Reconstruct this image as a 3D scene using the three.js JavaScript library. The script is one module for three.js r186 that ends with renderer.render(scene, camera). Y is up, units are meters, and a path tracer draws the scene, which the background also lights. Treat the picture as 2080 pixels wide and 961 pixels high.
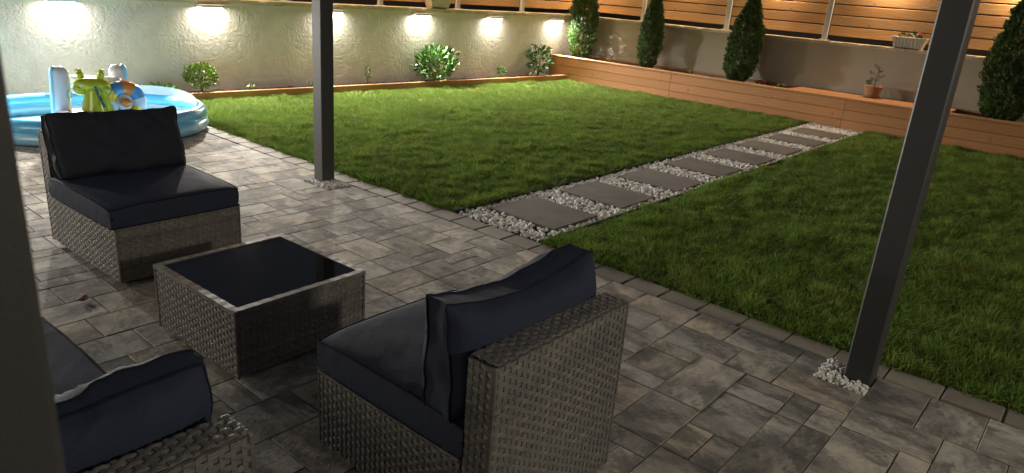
import * as THREE from 'three';
import { mergeGeometries, mergeVertices } from 'three/addons/utils/BufferGeometryUtils.js';
import { ImprovedNoise } from 'three/addons/math/ImprovedNoise.js';
import { RectAreaLightUniformsLib } from 'three/addons/lights/RectAreaLightUniformsLib.js';

// ---------- camera, sky, exposure ----------
const scene = new THREE.Scene();
const camera = new THREE.PerspectiveCamera(36.66, 1024 / 473, 0.05, 300);
camera.position.set(0, 1.35, 0);
camera.quaternion.setFromRotationMatrix(new THREE.Matrix4().makeBasis(
  new THREE.Vector3(0.651154, 0.075250, 0.755206), new THREE.Vector3(0.203452, 0.941345, -0.269217), new THREE.Vector3(-0.731168, 0.328950, 0.597650)));
camera.focus = 3.6; camera.userData.fStop = 7.5;
const renderer = new THREE.WebGLRenderer({ antialias: true });
renderer.toneMapping = THREE.LinearToneMapping;
renderer.toneMappingExposure = 1;
renderer.shadowMap.enabled = true;
RectAreaLightUniformsLib.init();
{ // clouded night sky over a lit town: nearly black, a little paler low down
  const W = 32, H = 16, d = new Float32Array(W * H * 4);
  for (let j = 0; j < H; j++) for (let i = 0; i < W; i++) {
    const up = Math.max(0, (j + 0.5) / H - 0.5) * 2, k = 1.25 - 0.5 * up, o = (j * W + i) * 4;
    d[o] = 0.045 * k; d[o + 1] = 0.049 * k; d[o + 2] = 0.062 * k; d[o + 3] = 1;
  }
  const t = new THREE.DataTexture(d, W, H, THREE.RGBAFormat, THREE.FloatType);
  t.mapping = THREE.EquirectangularReflectionMapping; t.magFilter = THREE.LinearFilter; t.needsUpdate = true;
  scene.background = t; scene.environment = t;
}
const WALL_LAMP = 125, FRONT_LAMP = 34, FENCE_LAMP = 520, POST_LAMP = 400, WINDOW = 3.4;      // strength of each kind of lamp
const COOL = new THREE.Color().setRGB(1, 0.955, 0.885), WARM = new THREE.Color().setRGB(1, 0.71, 0.41), SOFT = new THREE.Color().setRGB(1, 0.90, 0.74);

// ---------- helpers ----------
function rngOf(s) { return () => { s |= 0; s = s + 0x6D2B79F5 | 0; let t = Math.imul(s ^ s >>> 15, 1 | s); t = t + Math.imul(t ^ t >>> 7, 61 | t) ^ t; return ((t ^ t >>> 14) >>> 0) / 4294967296; }; }
const R = rngOf(7), rr = (a, b, f = R) => a + (b - a) * f();
const pn = new ImprovedNoise(), V3 = (x, y, z) => new THREE.Vector3(x, y, z), lin = (r, g, b) => new THREE.Color().setRGB(r, g, b);
const taken = new Map();
function numbered(n) { const k = taken.get(n) || 0; taken.set(n, k + 1); return k ? n + '_' + String(k).padStart(3, '0') : n; }
function tag(o, label, category, group) { o.userData.label = label; o.userData.category = category; if (group) o.userData.group = group; return o; }
function shade(o) { o.castShadow = o.receiveShadow = true; return o; }
function mesh(name, g, m, parent) { const o = shade(new THREE.Mesh(g, m)); o.name = parent ? name : numbered(name); (parent || scene).add(o); return o; }
function thing(name, label, category, p = [0, 0, 0], turn = 0, group) { const o = new THREE.Group(); o.name = numbered(name); o.position.set(...p); o.rotation.y = turn; scene.add(o); return tag(o, label, category, group); }
function structure(o) { o.userData.kind = 'structure'; return o; }
const at = (g, x, y, z) => { g.translate(x, y, z); return g; };

// periodic value noise for textures
function tileNoise(n, seed) {
  const r = rngOf(seed), g = new Float32Array(n * n).map(() => r());
  return (u, v) => { const x = u * n, y = v * n, i = Math.floor(x), j = Math.floor(y), a = x - i, b = y - j, s = a * a * (3 - 2 * a), t = b * b * (3 - 2 * b), q = (p, w) => g[((w % n + n) % n) * n + (p % n + n) % n];
    return (q(i, j) * (1 - s) + q(i + 1, j) * s) * (1 - t) + (q(i, j + 1) * (1 - s) + q(i + 1, j + 1) * s) * t; };
}
function fbm(base, oct, seed) { const L = []; for (let k = 0; k < oct; k++) L.push(tileNoise(base << k, seed + k * 17)); return (u, v) => { let s = 0, a = 0.5, w = 0; for (const f of L) { s += a * f(u, v); w += a; a *= 0.55; } return s / w; }; }
function texture(W, H, f, colour) {
  const d = new Uint8Array(W * H * 4), enc = (x) => Math.round(255 * (x <= 0.0031308 ? 12.92 * x : 1.055 * Math.pow(Math.min(1, x), 1 / 2.4) - 0.055));
  for (let j = 0; j < H; j++) for (let i = 0; i < W; i++) {
    const c = f((i + 0.5) / W, (j + 0.5) / H), o = (j * W + i) * 4;
    if (colour) { d[o] = enc(Math.max(0, c[0])); d[o + 1] = enc(Math.max(0, c[1])); d[o + 2] = enc(Math.max(0, c[2])); } else d[o] = d[o + 1] = d[o + 2] = Math.max(0, Math.min(255, 255 * c));
    d[o + 3] = 255;
  }
  const t = new THREE.DataTexture(d, W, H); t.wrapS = t.wrapT = THREE.RepeatWrapping; t.magFilter = THREE.LinearFilter; t.minFilter = THREE.LinearMipmapLinearFilter; t.generateMipmaps = true;
  if (colour) t.colorSpace = THREE.SRGBColorSpace; t.needsUpdate = true; return t;
}
const scaled = (t, x, y) => { const c = t.clone(); c.repeat.set(x, y); c.needsUpdate = true; return c; };
const mix = (a, b, t) => a.map((x, i) => x + (b[i] - x) * t), sst = (a, b, x) => { const t = Math.min(1, Math.max(0, (x - a) / (b - a))); return t * t * (3 - 2 * t); };

// box uv in metres: u along the long axis
function boxUV(g, long = 'x', ou = 0, ov = 0) {
  if (g.index) g = g.toNonIndexed();
  g.computeVertexNormals();
  const p = g.attributes.position, n = g.attributes.normal, uv = new Float32Array(p.count * 2);
  for (let i = 0; i < p.count; i++) {
    const a = [Math.abs(n.getX(i)), Math.abs(n.getY(i)), Math.abs(n.getZ(i))], c = { x: p.getX(i), y: p.getY(i), z: p.getZ(i) };
    const drop = a[0] >= a[1] && a[0] >= a[2] ? 'x' : a[1] >= a[2] ? 'y' : 'z';
    const ax = ['x', 'y', 'z'].filter((k) => k !== drop), U = ax.includes(long) ? long : ax[0], Vv = ax.find((k) => k !== U);
    uv[i * 2] = c[U] + ou; uv[i * 2 + 1] = c[Vv] + ov + (drop === 'y' ? 0.31 : 0);
  }
  g.setAttribute('uv', new THREE.BufferAttribute(uv, 2)); return g;
}
function chamferBox(w, h, d, c = 0.003, long = 'x', ou = 0, ov = 0) {
  const P = [], H = [w / 2, h / 2, d / 2], v = (s, k) => s.map((q, i) => q * (H[i] - (i === k ? 0 : c)));
  const tri = (a, b, e) => { const A = V3(...a), B = V3(...b), C = V3(...e), n = B.clone().sub(A).cross(C.clone().sub(A)), m = A.clone().add(B).add(C); P.push(...(n.dot(m) < 0 ? [a, e, b] : [a, b, e])); };
  const quad = (a, b, e, f) => { tri(a, b, e); tri(a, e, f); };
  for (let k = 0; k < 3; k++) { const i = (k + 1) % 3, j = (k + 2) % 3; for (const s of [-1, 1]) { const q = (x, y) => { const o = [0, 0, 0]; o[k] = s; o[i] = x; o[j] = y; return v(o, k); }; quad(q(-1, -1), q(1, -1), q(1, 1), q(-1, 1)); } }
  for (let k = 0; k < 3; k++) { const i = (k + 1) % 3, j = (k + 2) % 3; for (const a of [-1, 1]) for (const b of [-1, 1]) { const q = (e, f) => { const o = [0, 0, 0]; o[k] = e; o[i] = a; o[j] = b; return v(o, f); }; quad(q(-1, i), q(1, i), q(1, j), q(-1, j)); } }
  for (const a of [-1, 1]) for (const b of [-1, 1]) for (const e of [-1, 1]) tri(v([a, b, e], 0), v([a, b, e], 1), v([a, b, e], 2));
  const g = new THREE.BufferGeometry(); g.setAttribute('position', new THREE.Float32BufferAttribute(P.flat(), 3)); return boxUV(g, long, ou, ov);
}

// ---------- textures and materials ----------
const fA = fbm(4, 6, 11), fB = fbm(8, 5, 23), fC = fbm(16, 4, 37), fD = fbm(3, 5, 51), fine = fbm(64, 3, 71), hairs = fbm(128, 2, 5);
const std = (o) => new THREE.MeshStandardMaterial(o), phy = (o) => new THREE.MeshPhysicalMaterial(o);
const stuccoH = texture(1024, 1024, (u, v) => { const w = fB(u, v) * 0.05, a = fbmRidge(u + w, v - w); return a; });
function fbmRidge(u, v) { const a = 1 - Math.abs(2 * fC(u, v) - 1) * 1.6, b = fC(v * 2, u * 2), c = fine(u, v); return 0.42 * a + 0.38 * b + 0.2 * c; }
const stuccoC = texture(512, 512, (u, v) => { const a = fA(u, v), b = fC(u, v); return mix([0.57, 0.515, 0.42], [0.67, 0.61, 0.51], sst(0.3, 0.7, a * 0.7 + b * 0.3)); }, true);
const stainC = texture(512, 512, (u, v) => { const a = fA(u + 0.3, v), s = sst(0.52, 0.7, fD(u, v)) * 0.35; return mix(mix([0.36, 0.32, 0.24], [0.425, 0.38, 0.287], a), [0.30, 0.25, 0.18], s); }, true);
const paverC = [0, 1, 2].map((q) => texture(1024, 1024, (u0, v0) => {
  const u = u0 + q * 0.317, v = v0 + q * 0.211, wu = (fA(u, v) - 0.5) * 0.22, wv = (fA(v + 0.5, u) - 0.5) * 0.22;
  const cloud = fB(u * 1 + wu, v * 2 + wv) * 0.6 + fC(u, v * 2) * 0.4, dark = sst(0.44, 0.66, fB(u + wv + 0.4, v * 2 + wu + 0.2) * 0.72 + fine(u, v * 2) * 0.28), warm = fD(u, v);
  const c = mix(mix([0.235, 0.217, 0.184], [0.47, 0.425, 0.345], sst(0.35, 0.65, cloud)), [0.36, 0.34, 0.305], sst(0.4, 0.6, warm) * 0.6);
  const g = 0.86 + 0.28 * hairs(u, v); return mix(c, [0.10, 0.098, 0.09], dark * 0.74).map((x) => x * g);
}, true));
const paverB = texture(512, 512, (u, v) => 0.5 * fC(u, v) + 0.3 * fine(u, v) + 0.2 * hairs(u, v));
const paverM = [], tints = [[1, 1, 1], [0.84, 0.84, 0.84], [1.0, 0.95, 0.88], [0.70, 0.70, 0.69]];
for (const t of tints) for (const c of paverC) paverM.push(phy({ color: lin(...t), map: scaled(c, 0.8, 0.8), bumpMap: scaled(paverB, 1.6, 1.6), bumpScale: 0.0024, roughness: 0.82, specularIntensity: 0.5 }));
const kerbM = [0, 1, 2].map((q) => std({ color: lin(0.30 + q * 0.04, 0.29 + q * 0.04, 0.275 + q * 0.035), map: scaled(stuccoC, 1.7 + q * 0.3, 1.7), bumpMap: scaled(paverB, 2, 2), bumpScale: 0.001, roughness: 0.8 }));
const slabC = texture(512, 512, (u, v) => mix([0.076, 0.064, 0.051], [0.13, 0.111, 0.089], sst(0.25, 0.75, 0.6 * fA(u, v) + 0.25 * fC(u, v) + 0.15 * fine(u, v))), true);
const slabM = [0.9, 1, 1.1].map((k, i) => std({ color: lin(k, k, k), map: scaled(slabC, 1.1 + 0.2 * i, 1.1), bumpMap: scaled(paverB, 2.3, 2.3), bumpScale: 0.0012, roughness: 0.92 }));
function woodTex(pale, deep, knot, seed) {
  const w = fbm(4, 3, seed), s = tileNoise(64, seed + 3), s2 = tileNoise(128, seed + 9), r = rngOf(seed), knots = [...Array(11)].map(() => [r(), r(), rrf(r, 0.006, 0.013)]);
  return texture(1024, 512, (u, v) => {
    let warp = (w(u, v) - 0.5) * 0.30, k = 0;
    for (const [a, b, e] of knots) { let du = u - a, dv = v - b; du -= Math.round(du); dv -= Math.round(dv); const q = Math.hypot(du * 2, dv * 0.75) / e; k = Math.max(k, 1 - sst(0.5, 1.5, q)); warp += 0.035 * Math.exp(-q * q * 0.07) * Math.sign(dv); }
    const ring = 0.5 + 0.5 * Math.sin((v * 26 + warp * 16) * Math.PI * 2), fib = s2(u * 0.06, v * 3 + warp) * 0.6 + s(u * 0.2, v * 4) * 0.4, broad = w(u * 0.5, v + 0.3);
    return mix(mix(pale, deep, 0.42 * ring * (0.35 + 0.65 * broad) + 0.42 * fib), knot, k * 0.85);
  }, true);
}
function rrf(f, a, b) { return a + (b - a) * f(); }
const pineC = woodTex([0.60, 0.37, 0.175], [0.38, 0.19, 0.077], [0.12, 0.05, 0.02], 101), deckC = woodTex([0.46, 0.222, 0.086], [0.34, 0.150, 0.054], [0.22, 0.09, 0.03], 211);
const woodB = texture(512, 512, (u, v) => hairs(u * 0.06, v) * 0.6 + fine(u * 0.12, v) * 0.4);
const pineM = [[1, 1, 1], [0.86, 0.84, 0.8], [1.08, 1.02, 0.95], [0.94, 0.86, 0.78]].map((c) => std({ color: lin(...c), map: scaled(pineC, 0.5, 0.9), bumpMap: scaled(woodB, 0.7, 2), bumpScale: 0.0009, roughness: 0.6 }));
const deckM = [[1, 1, 1], [0.92, 0.9, 0.87], [1.05, 1.02, 1]].map((c) => std({ color: lin(...c), map: scaled(deckC, 0.5, 0.9), bumpMap: scaled(woodB, 0.7, 2), bumpScale: 0.0007, roughness: 0.62 }));
const strandC = texture(512, 64, (u, v) => { const g = Math.abs(Math.sin(v * Math.PI * 5)), a = fC(u, v * 0.05), b = fine(u * 0.4, v * 0.25); return mix([0.088, 0.083, 0.073], [0.305, 0.286, 0.252], sst(0.2, 0.8, 0.5 * a + 0.5 * b)).map((x) => x * (0.62 + 0.38 * Math.pow(g, 0.5))); }, true);
const strandB = texture(64, 64, (u, v) => Math.pow(Math.abs(Math.sin(v * Math.PI * 5)), 0.6));
const strandM = [[1, 1, 1], [0.8, 0.79, 0.77], [1.2, 1.17, 1.1]].map((c) => std({ color: lin(...c), map: scaled(strandC, 2.2, 1), bumpMap: strandB, bumpScale: 0.0012, roughness: 0.48 }));
const darkM = std({ color: lin(0.04, 0.036, 0.03), roughness: 0.8 });
const backM = std({ color: lin(0.10, 0.092, 0.077), roughness: 0.8 });
const clothB = texture(512, 512, (u, v) => 0.6 * hairs(u, v) + 0.4 * fine(u, v));
const navyM = phy({ color: lin(0.034, 0.041, 0.067), roughness: 0.74, specularIntensity: 0.25, bumpMap: scaled(clothB, 3, 3), bumpScale: 0.0012, sheen: 0.1, sheenColor: lin(0.06, 0.09, 0.18), sheenRoughness: 0.5 });
const blackM = phy({ color: lin(0.029, 0.033, 0.045), roughness: 0.7, specularIntensity: 0.35, bumpMap: scaled(clothB, 3, 3), bumpScale: 0.0006, sheen: 0.2, sheenColor: lin(0.08, 0.1, 0.14), sheenRoughness: 0.5 });
const pipeM = phy({ color: lin(0.014, 0.017, 0.025), roughness: 0.8, specularIntensity: 0.2 });
const postM = phy({ color: lin(0.047, 0.047, 0.046), roughness: 0.5, bumpMap: scaled(clothB, 6, 6), bumpScale: 0.0003 });
const wallM = std({ map: scaled(stuccoC, 0.7, 0.7), bumpMap: scaled(stuccoH, 1.25, 1.25), bumpScale: 0.0075, roughness: 0.9 });
const plasterM = std({ map: scaled(stainC, 0.45, 0.45), bumpMap: scaled(stuccoH, 1.4, 1.4), bumpScale: 0.0015, roughness: 0.9 });
const copingM = std({ color: lin(0.82, 0.76, 0.66), map: scaled(stuccoC, 2.5, 2.5), bumpMap: scaled(stuccoH, 3, 3), bumpScale: 0.008, roughness: 0.9 });
const soilM = std({ map: texture(256, 256, (u, v) => mix([0.03, 0.021, 0.014], [0.085, 0.06, 0.04], sst(0.3, 0.7, 0.6 * fC(u, v) + 0.4 * fine(u, v))), true), bumpMap: scaled(stuccoH, 2, 2), bumpScale: 0.02, roughness: 1 });
const metalM = std({ color: lin(0.46, 0.45, 0.43), roughness: 0.5, metalness: 0.2, bumpMap: scaled(clothB, 8, 1), bumpScale: 0.0002 });
const leafMat = (o = {}) => phy({ vertexColors: true, roughness: 0.42, transmission: 0.12, thickness: 0, side: THREE.DoubleSide, ...o });

// ---------- ground ----------
const LAWN_X = 3.055, BENCH_X = 9.45, PATH_A = -2.965, PATH_B = -2.29;
const sheet = (x0, x1, z0, z1, y, m, name) => { const g = new THREE.PlaneGeometry(x1 - x0, z1 - z0).rotateX(-Math.PI / 2); const uv = g.attributes.uv, p = g.attributes.position; for (let i = 0; i < uv.count; i++) uv.setXY(i, p.getX(i), p.getZ(i)); at(g, (x0 + x1) / 2, y, (z0 + z1) / 2); return structure(mesh(name, g, m)); };
sheet(-60, 60, -60, 60, -0.062, soilM, 'ground');
sheet(LAWN_X - 0.02, BENCH_X + 0.01, -7.3, 2.6, -0.022, soilM, 'lawn_soil');
const beddingM = std({ color: lin(0.085, 0.077, 0.064), roughness: 1, bumpMap: scaled(stuccoH, 6, 6), bumpScale: 0.003 });

// patio of mixed-format concrete pavers on a 96 mm grid
{
  const U = 0.096, X1 = 2.905, Z0 = -7.55, nx = 58, nz = 114, grid = new Uint8Array(nx * nz), r = rngOf(90), cells = [], patio = new THREE.Group();
  patio.name = 'patio'; structure(patio); scene.add(patio);
  const bed = mesh('bedding_sand', at(new THREE.BoxGeometry(nx * U + 0.14, 0.04, nz * U), X1 - nx * U / 2 + 0.07, -0.028, Z0 + nz * U / 2), beddingM, patio);
  const posts = [[2.848, -4.0], [2.848, -0.5], [2.848, 3.0]], holes = posts.map(([x, z]) => [Math.floor((X1 - x - 0.09) / U), Math.floor((z - 0.13 - Z0) / U)]);
  for (const [i, j] of holes.map(([i, j], k) => [i, k ? j : j + 1])) for (let a = 0; a < 2; a++) for (let b = 0; b < (j === 36 ? 3 : 2); b++) grid[(j + b) * nx + Math.max(0, i) + a] = 2;
  const sizes = [[3, 2, 5], [2, 3, 4], [2, 2, 5], [2, 1, 2.2], [1, 2, 2.2], [4, 2, 0.7]];
  for (let i = 0; i < nx; i++) for (let j = 0; j < nz; j++) {
    if (grid[j * nx + i]) continue;
    const fit = sizes.filter(([a, b]) => { if (i + a > nx || j + b > nz) return false; for (let p = 0; p < a; p++) for (let q = 0; q < b; q++) if (grid[(j + q) * nx + i + p]) return false; return true; });
    let [a, b] = [1, 1];
    if (fit.length) { let w = fit.reduce((s, f) => s + f[2], 0) * r(); for (const f of fit) { w -= f[2]; if (w <= 0) { [a, b] = f; break; } } }
    for (let p = 0; p < a; p++) for (let q = 0; q < b; q++) grid[(j + q) * nx + i + p] = 1;
    cells.push({ x: X1 - (i + a / 2) * U, z: Z0 + (j + b / 2) * U, a, b });
  }
  const cache = new Map(), geo = (a, b, k) => { const key = a + '_' + b + '_' + k; if (!cache.has(key)) cache.set(key, chamferBox(a * U - 0.003, 0.04, b * U - 0.003, 0.0025, k % 4 ? 'z' : 'x', k * 0.43 + a * 0.2, k * 0.77 + b * 0.31)); return cache.get(key); };
  camera.updateMatrixWorld(); camera.updateProjectionMatrix();
  for (const c of cells) { const p = V3(c.x, 0, c.z), q = p.clone().project(camera), d = p.distanceTo(camera.position), inFront = p.clone().applyMatrix4(camera.matrixWorldInverse).z < -0.2; c.show = inFront && Math.abs(q.x) < 1.06 && Math.abs(q.y) < 1.1 && !(c.x > 1.1 && c.x < 1.58 && (c.z > -2.6 && c.z < -2.05 || c.z > -1.5 && c.z < -0.95 || c.z > -3.75 && c.z < -3.1)) && !(c.x < 0.5) && !(c.z < -5.9 && c.x < 2.7) ? c.a * c.b / d ** 3 : 0; }
  const order = cells.slice().sort((p, q) => q.show - p.show), rest = {};
  order.forEach((c, n) => {
    const k = Math.floor(r() * 6), m = Math.floor(r() * 100), mi = (m < 42 ? 0 : m < 64 ? 1 : m < 84 ? 2 : 3) * 3 + Math.floor(r() * 3), y = -0.02 + (r() - 0.5) * 0.002;
    if (n < 300) { const o = mesh('paver', geo(c.a, c.b, k), paverM[mi], patio); o.name = n ? 'paver_' + String(n).padStart(3, '0') : 'paver'; o.position.set(c.x, y, c.z); o.rotation.set((r() - 0.5) * 0.006, 0, (r() - 0.5) * 0.006); }
    else (rest[mi] ||= []).push(at(geo(c.a, c.b, k).clone(), c.x, y, c.z));
  });
  const gs = [], ms = []; for (const k in rest) { gs.push(mergeGeometries(rest[k])); ms.push(paverM[k]); }
  const o = mesh('distant_paving', mergeGeometries(gs, true), ms, patio); o.userData.kind = 'stuff';
  // kerb stones between patio and lawn
  const kerb = new THREE.Group(); kerb.name = 'lawn_kerb'; structure(kerb); scene.add(kerb);
  const kg = [0, 1, 2].map((k) => chamferBox(0.139, 0.07, 0.1985, 0.006, 'z', k * 0.37, k * 0.61));
  for (let z = -6.42, n = 0; z < 3.4; z += 0.203, n++) { const s = mesh('kerb_stone', kg[n % 3], kerbM[Math.floor(r() * 3)], kerb); s.name = n ? 'kerb_stone_' + String(n).padStart(3, '0') : 'kerb_stone'; s.position.set(2.981, -0.034 + (r() - 0.5) * 0.003, z); s.rotation.y = (r() - 0.5) * 0.012; }
}

// ---------- lamp wall, planter wall ----------
const WZ = (x) => -7.535 + 0.047 * (x - 3), BZ = (x) => -7.2 + 0.05 * (x - 3.3), TURN = -Math.atan(0.047);
function roughCoping(L, D, T, seed) { // slab with a broken natural edge on the front (+z)
  const nx = Math.round(L / 0.035), nz = 5, ny = 3, g = new THREE.BoxGeometry(L, T, D, nx, ny, nz), p = g.attributes.position;
  for (let i = 0; i < p.count; i++) { const x = p.getX(i), y = p.getY(i), z = p.getZ(i), n = pn.noise(x * 9 + seed, y * 30, 1.7) + 0.6 * pn.noise(x * 31, y * 50, seed), e = pn.noise(x * 14, seed, 9.2);
    if (z > D / 2 - 0.001) p.setZ(i, z + n * 0.013 + e * 0.007 - (y > 0 ? 0 : 0.005)); if (y > T / 2 - 0.001) p.setY(i, y + 0.002 * n); if (y < -T / 2 + 0.001) p.setY(i, y + 0.004 * e * (z > 0 ? 1 : 0)); }
  return boxUV(g, 'x', seed, 0);
}
const lampWall = thing('garden_wall', 'rough cream stucco wall with the row of white lamps', 'wall');
const planterWall = thing('garden_wall', 'smooth grey plaster wall behind the wooden planter', 'wall');
{
  const L = 12.2, cx = 4.2; // x from -1.9 to 10.3
  const g = new THREE.BoxGeometry(L, 1.02, 0.2, 1, 1, 1); const o = mesh('wall_body', boxUV(g, 'x'), wallM, lampWall); o.position.set(cx, 0.445, WZ(cx) - 0.1); o.rotation.y = TURN;
  const c = mesh('coping', roughCoping(L, 0.3, 0.045, 3), copingM, lampWall); c.position.set(cx, 0.978, WZ(cx) - 0.11); c.rotation.y = TURN;
  const b = mesh('wall_body', boxUV(new THREE.BoxGeometry(0.2, 1.02, 11), 'z'), plasterM, planterWall); b.position.set(10.2, 0.445, -1.7);
  const d = mesh('coping', roughCoping(11, 0.29, 0.04, 8), copingM, planterWall); d.rotation.y = -Math.PI / 2; d.position.set(10.19, 0.976, -1.7);
}
// ---------- fences: posts with horizontal boards, one thing for each wall ----------
function fence(label, p, turn, starts, width, seed) {
  const f = thing('board_fence', label, 'fence', p, turn), r = rngOf(seed), bw = width - 0.085, bg = [0, 1, 2, 3].map((k) => chamferBox(bw, 0.1175, 0.022, 0.003, 'x', k * 0.83 + seed, k * 0.29)), pg = chamferBox(0.066, 0.92, 0.045, 0.003, 'y'), pl = chamferBox(0.12, 0.008, 0.09, 0.002, 'x');
  for (const s of starts) {
    mesh('post', pg, metalM, f).position.set(s, 0.468, 0.02); mesh('base_plate', pl, metalM, f).position.set(s, 0.005, 0.02);
    if (s !== starts[starts.length - 1]) for (let k = 0; k < 6; k++) { const b = mesh('board', bg[Math.floor(r() * 4)], pineM[Math.floor(r() * 4)], f); b.position.set(s + width / 2, 0.128 + k * 0.133, -0.004 + (r() - 0.5) * 0.004); b.rotation.z = (r() - 0.5) * 0.003; if (r() < 0.5) b.rotation.y = Math.PI; }
  }
  const a = starts[0], b = starts[starts.length - 1]; const cap = mesh('cap_rail', chamferBox(b - a + 0.1, 0.03, 0.15, 0.003, 'x'), metalM, f); cap.position.set((a + b) / 2, 0.945, 0.03);
  return f;
}
const FW = 1.335, sA = [...Array(7)].map((_, k) => 10.17 - 4.0 - (6 - k) * FW), sB = [...Array(8)].map((_, k) => -7.46 + k * 1.4);
fence('reddish board fence standing on the lamp wall', [4.0, 1.0, WZ(4.0) - 0.14], TURN, sA, FW, 5);
fence('golden pine board fence standing on the wall behind the planter', [10.24, 1.0, -1.7], -Math.PI / 2, sB.map((z) => z + 1.7), 1.4, 9);

// dark house walls of the neighbours, seen only through the gaps between the boards
{ const nm = std({ color: lin(0.06, 0.056, 0.052), roughness: 0.95, bumpMap: scaled(stuccoH, 1, 1), bumpScale: 0.004 });
  const a = thing('neighbour_house', 'dark unlit house behind the golden fence', 'building'); mesh('house_wall', at(chamferBox(0.3, 3.6, 22, 0.01, 'z'), 13, 1.7, -1), nm, a);
  const b = thing('neighbour_house', 'dark unlit house behind the reddish fence', 'building'); mesh('house_wall', at(chamferBox(22, 3.6, 0.3, 0.01, 'x'), 2, 1.7, -10.4), nm, b); }
// ---------- lamps ----------
function glow(c, k) { return std({ color: 0x000000, emissive: c, emissiveIntensity: k }); }
{
  const xs = [-0.25, 1.12, 2.49, 3.86, 5.33, 6.70, 8.06, 9.46], words = ['white wall lamp beyond the near left post', 'white wall lamp left of the paddling pool', 'white wall lamp above the paddling pool', 'white wall lamp above the round clipped shrub', 'white wall lamp just right of the middle post', 'white wall lamp above the large laurel shrub', 'white wall lamp above the smallest green tuft', 'white wall lamp nearest the wall corner'];
  const body = chamferBox(0.25, 0.028, 0.125, 0.004), plate = chamferBox(0.2, 0.05, 0.008, 0.002), panel = chamferBox(0.225, 0.006, 0.08, 0.001), lens = chamferBox(0.225, 0.012, 0.006, 0.002), gl = glow(COOL, 9), housing = std({ color: lin(0.55, 0.55, 0.54), roughness: 0.45 });
  xs.forEach((x, i) => {
    const l = thing('wall_lamp', words[i], 'lamp', [x, 0.932 - 0.003 * (x - 3.8), WZ(x)], TURN, 'lamps along the stucco wall');
    mesh('housing', body, housing, l).position.z = 0.069; mesh('mounting_plate', plate, housing, l).position.set(0, -0.012, 0.006); mesh('light_panel', panel, gl, l).position.set(0, -0.0165, 0.058);
    const a = new THREE.RectAreaLight(COOL, WALL_LAMP, 0.22, 0.075); a.position.set(0, -0.0215, 0.066); a.rotation.x = -Math.PI / 2; l.add(a);
    { const q = mesh('front_lens', lens, gl, l); q.position.set(0, -0.0215, 0.115); q.rotation.x = 0.95; } const b = new THREE.SpotLight(COOL, FRONT_LAMP, 0, 1.12, 0.75); b.castShadow = true; b.shadow.radius = 1.5; b.position.set(0, -0.032, 0.125); b.target.position.set(0, -0.032 - 0.60, 0.125 + 0.80); l.add(b.target); l.add(b);
  });
  const fl = (label, x, z, turn) => {
    const l = thing('fence_lamp', label, 'lamp', [x, 1.93, z], turn, 'warm lamps under the fence cap');
    mesh('housing', chamferBox(0.3, 0.02, 0.05, 0.003), metalM, l).position.set(0, -0.014, 0.07); mesh('light_panel', chamferBox(0.28, 0.005, 0.04, 0.001), glow(WARM, 6), l).position.set(0, -0.0265, 0.07);
    const a = new THREE.RectAreaLight(WARM, FENCE_LAMP, 0.28, 0.04); a.position.set(0, -0.031, 0.07); a.rotation.x = -Math.PI / 2; l.add(a);
  };
  const ord = ['first', 'second', 'third', 'fourth', 'fifth', 'sixth', 'seventh'];
  sB.slice(0, 7).forEach((z, i) => fl('warm lamp above the ' + ord[i] + ' bay of the golden fence from the corner', 10.24, z + 0.7, -Math.PI / 2));
  sA.slice(0, 6).forEach((s, i) => { const x = 4.0 + s + FW / 2; fl('warm lamp above the ' + ord[5 - i] + ' bay of the reddish fence from the corner', x, WZ(x) - 0.14, TURN); });
}
// ---------- pergola posts ----------
function pergolaPost(label, x, z, H = 2.6) {
  const p = thing('pergola_post', label, 'post', [x, 0, z], 0, 'posts of the patio roof');
  mesh('shaft', chamferBox(0.1, H, 0.1, 0.006, 'y'), postM, p).position.y = H / 2 - 0.03; mesh('foot_plate', chamferBox(0.14, 0.008, 0.14, 0.002), postM, p).position.y = -0.028; return p;
}
pergolaPost('dark grey post in the middle, beside the lawn', 2.848, -4.04);
pergolaPost('thick leaning dark grey post at the right', 2.848, -0.5);
pergolaPost('blurred dark post at the left edge of the view', 0.066, -0.486);
pergolaPost('dark post with the porch lamp, right of the view', 2.848, 3.0);
{ // porch lantern on the fourth post; its light falls over the chairs from the right
  const l = thing('porch_lamp', 'box lamp on the post right of the view', 'lamp', [2.62, 2.05, 2.86]);
  mesh('arm', chamferBox(0.2, 0.03, 0.03, 0.003), postM, l).position.set(0.1, 0.06, 0.14); mesh('housing', chamferBox(0.34, 0.2, 0.05, 0.005), postM, l).position.set(0, 0, 0.03); mesh('light_panel', chamferBox(0.31, 0.17, 0.008, 0.002), glow(SOFT, 4), l);
  const a = new THREE.RectAreaLight(SOFT, POST_LAMP, 0.3, 0.16); a.position.set(0, 0, -0.008); a.rotation.x = 0; l.add(a); l.rotation.set(-0.3, 0.5, 0, 'YXZ');
}

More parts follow.
